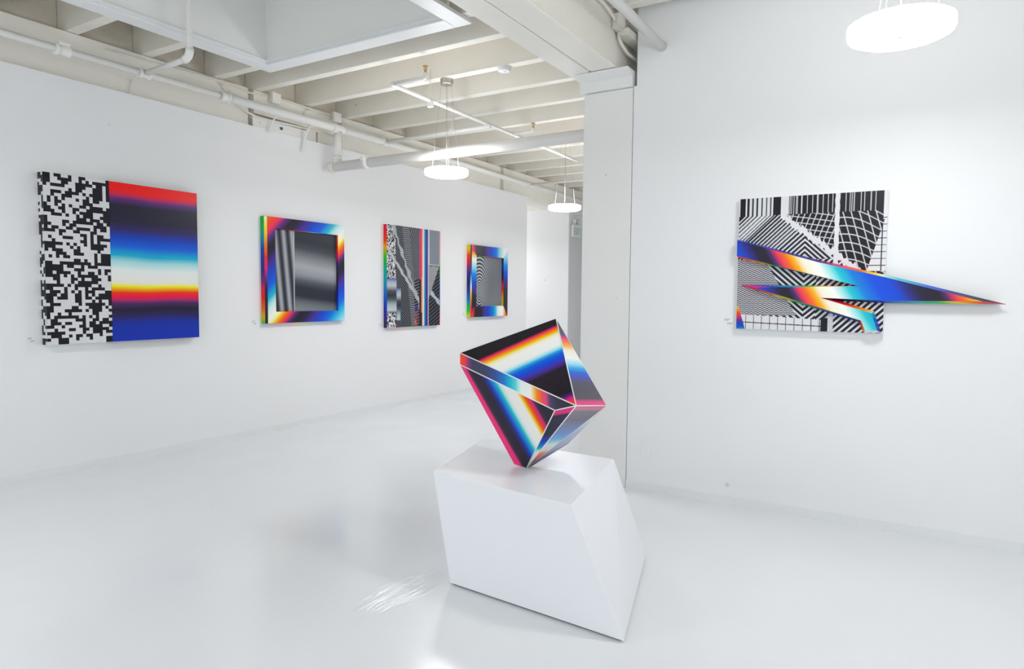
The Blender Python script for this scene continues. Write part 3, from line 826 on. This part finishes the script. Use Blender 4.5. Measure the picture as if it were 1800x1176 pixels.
o = box('outer_edge', (W3-.010, -D3-.0005, 0), (W3+.001, -.001, H3), ramp_mat('edge_right_thin', [(0, 'e03060'), (.2, 'ff4020'), (.4, '30c040'), (.6, '1060d0'), (.8, '6030a0'), (1, 'e03048')]), p3); set_g(o, lambda c: 1-c.z/H3)
o = box('outer_edge', (0, -D3+.001, -.0015), (W3, -.001, .003), edge2b, p3); set_g(o, lambda c: c.x/W3)

# ------------------------------------------------------------------ painting with the projecting spike, right wall
W5, H5, D5 = .905, .90, .05
p5 = art('spike_painting', 'black and white line painting with a rainbow spike jutting past its edge', (XR, 1.116, 1.275), math.radians(-90))
box('stretcher', (0, -D5+.003, 0), (W5, -.001, H5), M_canvas, p5)
top_white = [(.0, .006), (.045, .012), (.075, .017), (.105, .020), (.137, .024), (.170, .024), (.202, .020), (.232, .014)]
thin = [.362, .372, .388, .404, .412, .440, .444, .48, .515, .545, .551, .585, .62, .648]
thin2 = [.735, .760, .772, .787, .83, .853, .893, .923]
def stripes_at(x, lst):
    m = np.zeros_like(x, bool)
    for a, w in lst: m |= (x >= a) & (x < a+w)
    return m
def spike_base(s, t):
    tt = t-.135
    img = bw(np.zeros_like(s))
    # diagonal continuation of the top stripes
    x = np.where(tt > 0, s+tt*1.05, s)
    img = put(img, stripes_at(x, top_white) & (x < .26), 'eaeaee')
    per = (np.mod(x*30, 1) > .62-.25*np.clip((x-.26)/.3, 0, 1)) & (tt > 0) & (x > .26) & (x < .58)
    img = put(img, per, 'dcdce2')
    # chevrons
    ch = t-.95*np.abs(s-.475)
    cm = (np.abs(s-.475) < .20) & (ch > .20) & (t > .25)
    img = put(img, cm, '1a1a22')
    img = put(img, cm & (np.mod((ch)*27, 1) > .55), 'e4e4ea')
    # below the spike: V chevrons pointing down
    low = t > .47
    img = put(img, low, '1a1a22')
    v = t+.9*np.abs(s-.475)
    img = put(img, low & (np.mod(v*24, 1) > .56), 'e6e6ec')
    ds = np.mod((s+t)*22, 1) > .56
    img = put(img, low & (s > .56), '1a1a22')
    img = put(img, low & (s > .56) & ds, 'e6e6ec')
    # white diagonal band with broken edges
    rag = .012*np.sin(s*91)*np.sin(s*37)+.008*np.sin(s*211)
    band = t-(.145+(s-.30)*.80)
    right_up = (tt > 0) & (band < -.005) & (s > .34) & (t < .60)
    img = put(img, right_up, '1a1a22')
    gl = right_up & (s < .665) & (t < .42)
    img = put(img, gl & ((np.mod((s+.35*t)*25, 1) > .82) | (np.mod((t-.18*s)*24, 1) > .85)), 'dadae0')
    gr = right_up & (s > .70)
    warp = (s-.70)*(1+.9*t)
    img = put(img, gr & ((np.mod((s*(1-.35*t)+.10*t*(s-.8)*4)*19, 1) > .86) | (np.mod((t-.28*(s-.78)*(1-.9*t)+.05*np.cos((s-.78)*9))*17, 1) > .87)), 'dadae0')
    img = put(img, (np.abs(band+.012+rag) < .026) & (s > .30) & (s < .86) & (tt > 0) & (t < .6), 'ececf0')
    # top field
    top = tt <= 0
    img = put(img, top & (s > .26), '1a1a22')
    img = put(img, top & stripes_at(s, [(a, .005) for a in thin+thin2]), 'e0e0e6')
    img = put(img, top & (s > .300) & (s < .356), 'ececf0')
    img = put(img, (s > .668+.0015*np.sin(t*90)) & (s < .699+.0015*np.sin(t*77)) & (t < .56), 'ececf0')
    wr = ((s > .975) & (t < .20)) | ((s > .985-(t-.2)*.28) & (t >= .2) & (t < .56))
    img = put(img, wr, 'ececf0')
    img = put(img, wr & (t > .16) & ((np.mod(t*21, 1) > .88) | (np.abs(s-.972) < .004)), '30303a')
    # fine ripple field on the left
    rip = (t > .47) & (t < .89) & (s < .20+(t-.47)*.55)
    img = put(img, rip, 'd6d6dc')
    img = put(img, rip & (np.mod(t*62+.30*np.sin(s*190), 1) > .52), '3a3a44')
    # white grid at the bottom
    gb = (t > .885+.05*s) & (s < .66)
    img = put(img, gb, 'ececf0')
    img = put(img, gb & ((np.abs(np.mod(s*17.2+.3, 1)-.5) < .04) | (np.abs(t-(.945+.03*s)) < .0035)), '26262e')
    kb = (s > .60) & (s < .645) & (t > .9)
    img = put(img, kb, '1a1a22')
    img = put(img, (s > .645) & (s < .68) & (t > .87), 'ececf0')
    img = put(img, (t > .87) & (np.mod(s*77+t*50+3*np.sin(t*90), 1) > .8) & (np.abs(s-.63) < .05), '24242c')
    # rainbow corner
    cor = (s < .015+(t-.83)*.30) & (t > .83)
    img = np.where(cor[..., None], ramp_np(t, [(.83, 'ffd000'), (.87, 'ff5a10'), (.90, 'f02c50'), (.93, '6a3a9c'), (.96, '0a44d0'), (.985, '0a60d0'), (1, '10a0b0')]), img)
    return img
sheet('line_panel', W5, H5, 330, 330, spike_base, p5, 0, 0, -D5)
box('outer_edge', (W5-.002, -D5+.001, 0), (W5+.0015, -.001, H5), M_canvas, p5)
# the spike: bevelled raised body
out = [(.0, .621), (.52, .470), (.905, .371), (1.535, .196), (1.53, .188), (.907, .192), (.655, .202), (.852, .140), (.897, .004), (.797, .001), (.770, .067), (.016, .306), (.80, .290), (.0, .493)]
def inset(poly, d):
    n = len(poly); area = sum(poly[i][0]*poly[(i+1) % n][1]-poly[(i+1) % n][0]*poly[i][1] for i in range(n))
    sgn = 1 if area > 0 else -1
    res = []
    for i in range(n):
        p0, p1, p2 = (Vector(poly[(i+k) % n]) for k in (-1, 0, 1))
        e1 = (p1-p0).normalized(); e2 = (p2-p1).normalized()
        n1 = Vector((-e1.y, e1.x))*sgn; n2 = Vector((-e2.y, e2.x))*sgn
        b_ = n1+n2
        if b_.length < 1e-4: res.append(tuple(p1)); continue
        b_.normalize(); c_ = max(b_.dot(n1), .12)
        res.append(tuple(p1+b_*d/c_))
    return res
body_out = [(.0, .621), (.52, .470), (.905, .371), (1.535, .194), (.907, .192), (.655, .202), (.852, .140), (.897, .004), (.797, .001), (.770, .067), (.016, .306), (.80, .290), (.0, .493)]
body_in = inset(body_out, .0155)
body_in[3] = (1.415, .2095)
body_in[10] = (.125, .287)
body_in[11] = (.762, .2985) if body_in[11][0] > .8 else body_in[11]
body_in[0] = (.0, .613); body_in[12] = (.0, .507)
yb, yf = -D5-.0005, -D5-.040
spike_stops = [(0, '0a44d0'), (.06, '0a48c8'), (.10, '2a2c8c'), (.135, '201c34'), (.175, '1f1a28'), (.20, '4a2a6c'), (.225, 'e83050'), (.255, 'ff6a10'), (.285, 'ffb400'), (.315, 'f2e8d0'), (.37, 'efefe8'), (.405, '9adcdc'), (.435, '18c0c8'),
               (.49, '0a78d0'), (.55, '0a4cd4'), (.62, '0a44c8'), (.66, '2a2a80'), (.70, '221c38'), (.77, '1f1a28'), (.795, '4a2a60'), (.82, 'd83050'), (.85, 'ff6a10'), (.89, 'ffb000'), (.95, 'ffd890')]
msp = ramp_mat('spike_rainbow', spike_stops, rough=.3)
bm = bmesh.new()
f = [bm.verts.new((u, yf, v)) for u, v in body_in]
bm.faces.new(f)
bmesh.ops.recalc_face_normals(bm, faces=bm.faces)
for fc in bm.faces:
    if fc.normal.y > 0: fc.normal_flip()
bmesh.ops.triangulate(bm, faces=bm.faces)
sf = mesh_from_bm('spike_face', bm, msp, p5)
set_g(sf, lambda c: ((c.x+.60*(c.z-.47))+.03)/1.42)
edge_r = {}
edge_cycles = [
    [(0, '0a44d0'), (1, '4a2a86')],
    [(0, '4a2a86'), (.4, 'e8285c'), (.6, 'ff5010'), (.85, 'ffc800'), (1, 'e0e8d0')],
    [(0, 'a8d8c0'), (.15, '20b8c8'), (.45, '0a54d0'), (.65, '2a2c80'), (1, '1c1a22')],
    [(0, 'f02c60'), (.15, 'ff4010'), (.35, 'f0d000'), (.5, '20c040'), (.75, '1498b0'), (1, '0a40b0')],
    [(0, '1440a0'), (.4, '1c2050'), (1, '1c1a22')],
    [(0, 'c02050'), (.35, 'ff2010'), (.8, 'ff9a00'), (1, 'f0d0a0')],
    [(0, '10b8b0'), (.4, '0a60d0'), (1, '4030a0')],
    [(0, 'e8e8e8'), (1, 'e8e8e8')],
    [(0, 'ffb000'), (.5, 'ff4a10'), (1, 'f02030')],
    [(0, '3a2a7c'), (.2, '123a98'), (.4, '107888'), (.55, '10b040'), (.68, 'e0d000'), (.85, 'ff3010'), (1, 'f02060')],
    [(0, 'f02868'), (.2, '2a3cc0'), (.45, '10a0b0'), (.58, '10b850'), (.72, 'f0b000'), (.86, 'ff2a10'), (1, 'f02870')],
    [(0, '24204c'), (.3, '14308c'), (.55, '107090'), (.7, '20b040'), (.8, 'ff9a00'), (1, 'f01840')],
    [(0, '0a44d0'), (1, '0a44d0')]]
n = len(body_out)
for i in range(n):
    j = (i+1) % n
    bm = bmesh.new()
    a, b_, c, d = body_out[i], body_out[j], body_in[j], body_in[i]
    vs = [bm.verts.new((a[0], yb, a[1])), bm.verts.new((b_[0], yb, b_[1])), bm.verts.new((c[0], yf, c[1])), bm.verts.new((d[0], yf, d[1]))]
    bm.faces.new(vs)
    o = mesh_from_bm('spike_bevel', bm, ramp_mat('spike_bevel_colours', edge_cycles[i], rough=.3), p5)
    ga = o.data.attributes.new('g', 'FLOAT', 'POINT'); ga.data.foreach_set('value', [0., 1., 1., 0.])
poly_prism('spike_back', body_out, yb, yb+.0004, M_canvas, p5)
# spike needs its own depth behind the part that overhangs the panel
poly_prism('spike_keel', [(.907, .366), (1.50, .2), (.907, .197)], yb+.0006, -.012, ramp_mat('spike_keel_colour', [(0, '1a1a22'), (1, '1a1a22')]), p5)

# ------------------------------------------------------------------ wall cards beside the works
def card(x, y, z, rz, w, label):
    e = tag(empty('wall_card', (x, y, z), rz), label, 'wall label', 'artwork cards')
    h = w*.95
    box('card', (0, -.003, 0), (w, -.0002, h), M_card, e)
    for k, (a, b_, zz) in enumerate(((.10, .62, .74), (.10, .5, .62), (.38, .9, .36), (.38, .8, .24))):
        box('printed_line', (a*w, -.0034, zz*h), (b_*w, -.003, (zz+.07)*h), M_ink, e)
card(2.52, YL, 1.080, 0, .060, 'tiny white card beside the pixel block painting')
card(4.585, YL, 1.150, 0, .065, 'tiny white card left of the grey panel painting')
card(6.500, YL, 1.060, 0, .060, 'tiny white card left of the collage painting')
card(8.345, YL, 1.160, 0, .060, 'tiny white card left of the ripple line painting')
card(XR, 1.218, 1.284, math.radians(-90), .075, 'tiny white card left of the spiked painting')

# ------------------------------------------------------------------ pedestal
ped = tag(empty('pedestal', (3.2, 1.67, 0)), 'large white skewed box pedestal under the faceted sculpture', 'pedestal')
bot = [(2.748, 2.030), (2.673, 1.044), (3.663, 1.306), (3.738, 2.292)]
top = [(2.8265, 2.204), (2.7125, 1.323), (3.622, 1.500), (3.6795, 2.448)]
off = Vector((3.2, 1.67, 0))
hexa('body', [tuple(Vector((x, y, .010))-off) for x, y in bot], [tuple(Vector((x, y, .55))-off) for x, y in top], M_plinth, ped, .004)
cx_, cy_ = 3.2, 1.67
hexa('shade_gap_base', [tuple(Vector((cx_+(x-cx_)*.965, cy_+(y-cy_)*.965, 0))-off) for x, y in bot], [tuple(Vector((cx_+(x-cx_)*.965, cy_+(y-cy_)*.965, .012))-off) for x, y in bot], M_shadowgap, ped)  # recessed base, dark colour paints the shade in the gap

# ------------------------------------------------------------------ sculpture
V = {k: Vector(p) for k, p in dict(
    A=(3.3214, 1.7339, 1.3693), B=(3.0361, 2.1810, 1.1736), b=(3.0169, 2.1668, 1.1109), C=(3.0703, 1.4807, .9401),
    D=(3.4261, 1.4683, .8925), E=(3.0425, 1.5875, .9098), F=(3.1689, 1.8227, .5512), f=(3.1713, 1.9041, .559),
    G=(3.2120, 1.8130, .5530), H=(3.4308, 1.7030, .6494), K=(3.50, 2.18, 1.05)).items()}
scl = tag(empty('sculpture', (3.19, 1.84, .551)), 'faceted rainbow polyhedron sculpture balanced on one point on the white pedestal', 'sculpture')
so = Vector(scl.location)
cen = (V['A']+V['B']+V['C']+V['D']+V['F']+V['K'])/6
GREY = '5a5866'
fac = [
    ('ABC', dict(A=0, B=-.098, C=1), [(0, '1d1a20'), (.155, '1d1a20'), (.168, 'b02050'), (.178, 'f42c66'), (.19, 'ff5030'), (.205, 'ff8a00'), (.228, 'ffc400'), (.25, 'f6e6b0'), (.275, 'efede8'), (.37, 'eaecea'), (.40, '9adce6'), (.425, '18a0dc'),
                                      (.455, '0a5cd8'), (.50, '0a46cc'), (.535, '3a34b0'), (.565, '43287c'), (.60, '221b26'), (.85, '1d1820'), (.885, '4a1c70'), (.915, 'd42070'), (.945, 'ff2c40'), (.975, 'ff3a10'), (1, 'ff4a10')], (.09, .91)),
    ('ACD', dict(A=0, C=1, D=1), [(0, '403c48'), (.15, '484452'), (.20, '56467e'), (.235, 'e83a70'), (.27, 'ff6a3c'), (.33, 'ffb040'), (.38, 'f0e8d8'), (.47, 'ecf2f2'), (.53, 'a0dcee'), (.58, '18a8e4'), (.63, '1464d4'), (.685, '4650b4'), (.74, '565268'), (.80, '54525c'), (.925, '56545e'), (.955, 'd84a84'), (1, 'ee4a84')], (0, 1)),  # paler stops: the sheen on this face is put into its colours
    ('BCEb', dict(B=0, C=1, b=0), [(0, 'ff4a28'), (.045, 'f83a3c'), (.075, '8a3a7c'), (.11, '40405c'), (.24, '3c4460'), (.32, '36509a'), (.40, '1c78cc'), (.455, '14b8d0'), (.50, '58d0d8'), (.545, 'dceeec'), (.63, 'f0ece2'), (.655, 'ffc060'), (.68, 'ff8a14'), (.72, 'f85050'), (.75, 'e04a78'), (.785, '50406c'), (.84, '383848'), (1, '34323e')], (0, 1)),
    ('bEFf', dict(b=0, E=1, F=.124), [(0, 'f0387c'), (.05, 'ee3478'), (.065, '8a2a5c'), (.09, '30283c'), (.20, '272433'), (.245, '2c2858'), (.275, '16309c'), (.31, '0a56cc'), (.36, '0c9ad0'), (.395, '28c4cc'), (.43, 'c4e6e4'), (.48, 'ecede8'), (.60, 'efece4'), (.635, 'ffd000'), (.665, 'ff8c00'), (.69, 'ff4a10'), (.72, 'f82850'), (.75, 'd02c6c'), (.78, '3c2848'), (.84, '282430'), (1, '26222c')], (0, 1)),
    ('CEF', dict(C=-.02, E=0, F=1), [(0, 'e83a80'), (.07, 'e03a7c'), (.10, '38344a'), (.42, '2c3444'), (.48, '36368c'), (.53, '0c48c4'), (.60, '0a74cc'), (.66, '12b0b0'), (.70, 'c4e6dc'), (.75, 'ecede8'), (.85, 'f0ede4'), (.885, 'e8d820'), (.93, 'ff9a00'), (.97, 'f43020'), (1, 'f03030')], (0, 1)),
    ('CDF', dict(C=0, D=0, F=1), [(0, 'e86494'), (.05, 'd87c9c'), (.09, '7c7482'), (.22, '66687a'), (.34, '6678a8'), (.44, '5a8cd0'), (.52, '58aedc'), (.57, '90d0e0'), (.62, 'dcecea'), (.71, 'e8e6e2'), (.75, 'f89a5c'), (.80, 'f8603c'), (.845, 'e83c54'), (.875, '7a3458'), (.91, '302c36'), (1, '2c2830')], (0, 1)),
    ('DHGF', dict(D=0, G=1, F=1), [(0, 'f0b8a0'), (.25, 'd8e8e4'), (.45, 'b4c0dc'), (.7, 'a0a6c4'), (.9, '504c58'), (1, '3a3640')], (0, 1)),
    ('ADK', dict(A=0, D=1, K=.4), diag, (0, 1)),
    ('AKB', dict(A=0, K=1, B=.4), diag, (0, 1)),
    ('BKb', dict(B=0, K=1, b=0), diag, (0, 1)),
    ('bKf', dict(b=0, K=1, f=.5), diag, (0, 1)),
    ('DKH', dict(D=0, K=1, H=.4), diag, (0, 1)),
    ('HKG', dict(H=0, K=1, G=.6), diag, (0, 1)),
    ('GKf', dict(G=0, K=1, f=.2), diag, (0, 1)),
    ('FGf', dict(F=0, G=1, f=.5), [(0, '24202a'), (1, '24202a')], (0, 1)),
]
for names, gv, stops, (g0, gs) in fac:
    P3 = [V[c] for c in names]
    ks = list(gv)
    O, P1_, P2_ = V[ks[0]], V[ks[1]], V[ks[2]]
    e1, e2 = P1_-O, P2_-O
    aa, ab, bb2 = e1.dot(e1), e1.dot(e2), e2.dot(e2); det = aa*bb2-ab*ab
    def gfun(p):
        q = p-O; qa, qb = q.dot(e1), q.dot(e2)
        s_ = (qa*bb2-qb*ab)/det; t_2 = (qb*aa-qa*ab)/det
        g = gv[ks[0]]+s_*(gv[ks[1]]-gv[ks[0]])+t_2*(gv[ks[2]]-gv[ks[0]])
        return g0+gs*g
    bm = bmesh.new()
    fr = [bm.verts.new(p-so) for p in P3]
    inn = [bm.verts.new(p+(cen-p)*.04-so) for p in P3]
    gvals = [gfun(p) for p in P3]*2
    bm.faces.new(fr); bm.faces.new(inn)
    for i in range(len(fr)):
        j = (i+1) % len(fr); bm.faces.new((fr[i], fr[j], inn[j], inn[i]))
    bmesh.ops.recalc_face_normals(bm, faces=bm.faces)
    o = mesh_from_bm('facet', bm, ramp_mat('facet_'+names.lower()+'_rainbow', stops, rough=.27), scl)
    ga = o.data.attributes.new('g', 'FLOAT', 'POINT'); ga.data.foreach_set('value', gvals)
M_edge = paint('white_edge_paint', (.88, .88, .88), .4)
for a, b_ in ('AB', 'AC', 'BC', 'CD', 'CE', 'bE', 'EF', 'CF', 'Bb', 'AD', 'DF'):
    if a+b_ in ('Bb', 'DF', 'AD', 'AB'): rr = .0014
    else: rr = .0030
    p, q = V[a]-so, V[b_]-so
    k = .992
    m_ = (p+q)/2
    tube('edge_line', [m_+(p-m_)*k, m_+(q-m_)*k], rr, M_edge, scl, 8)
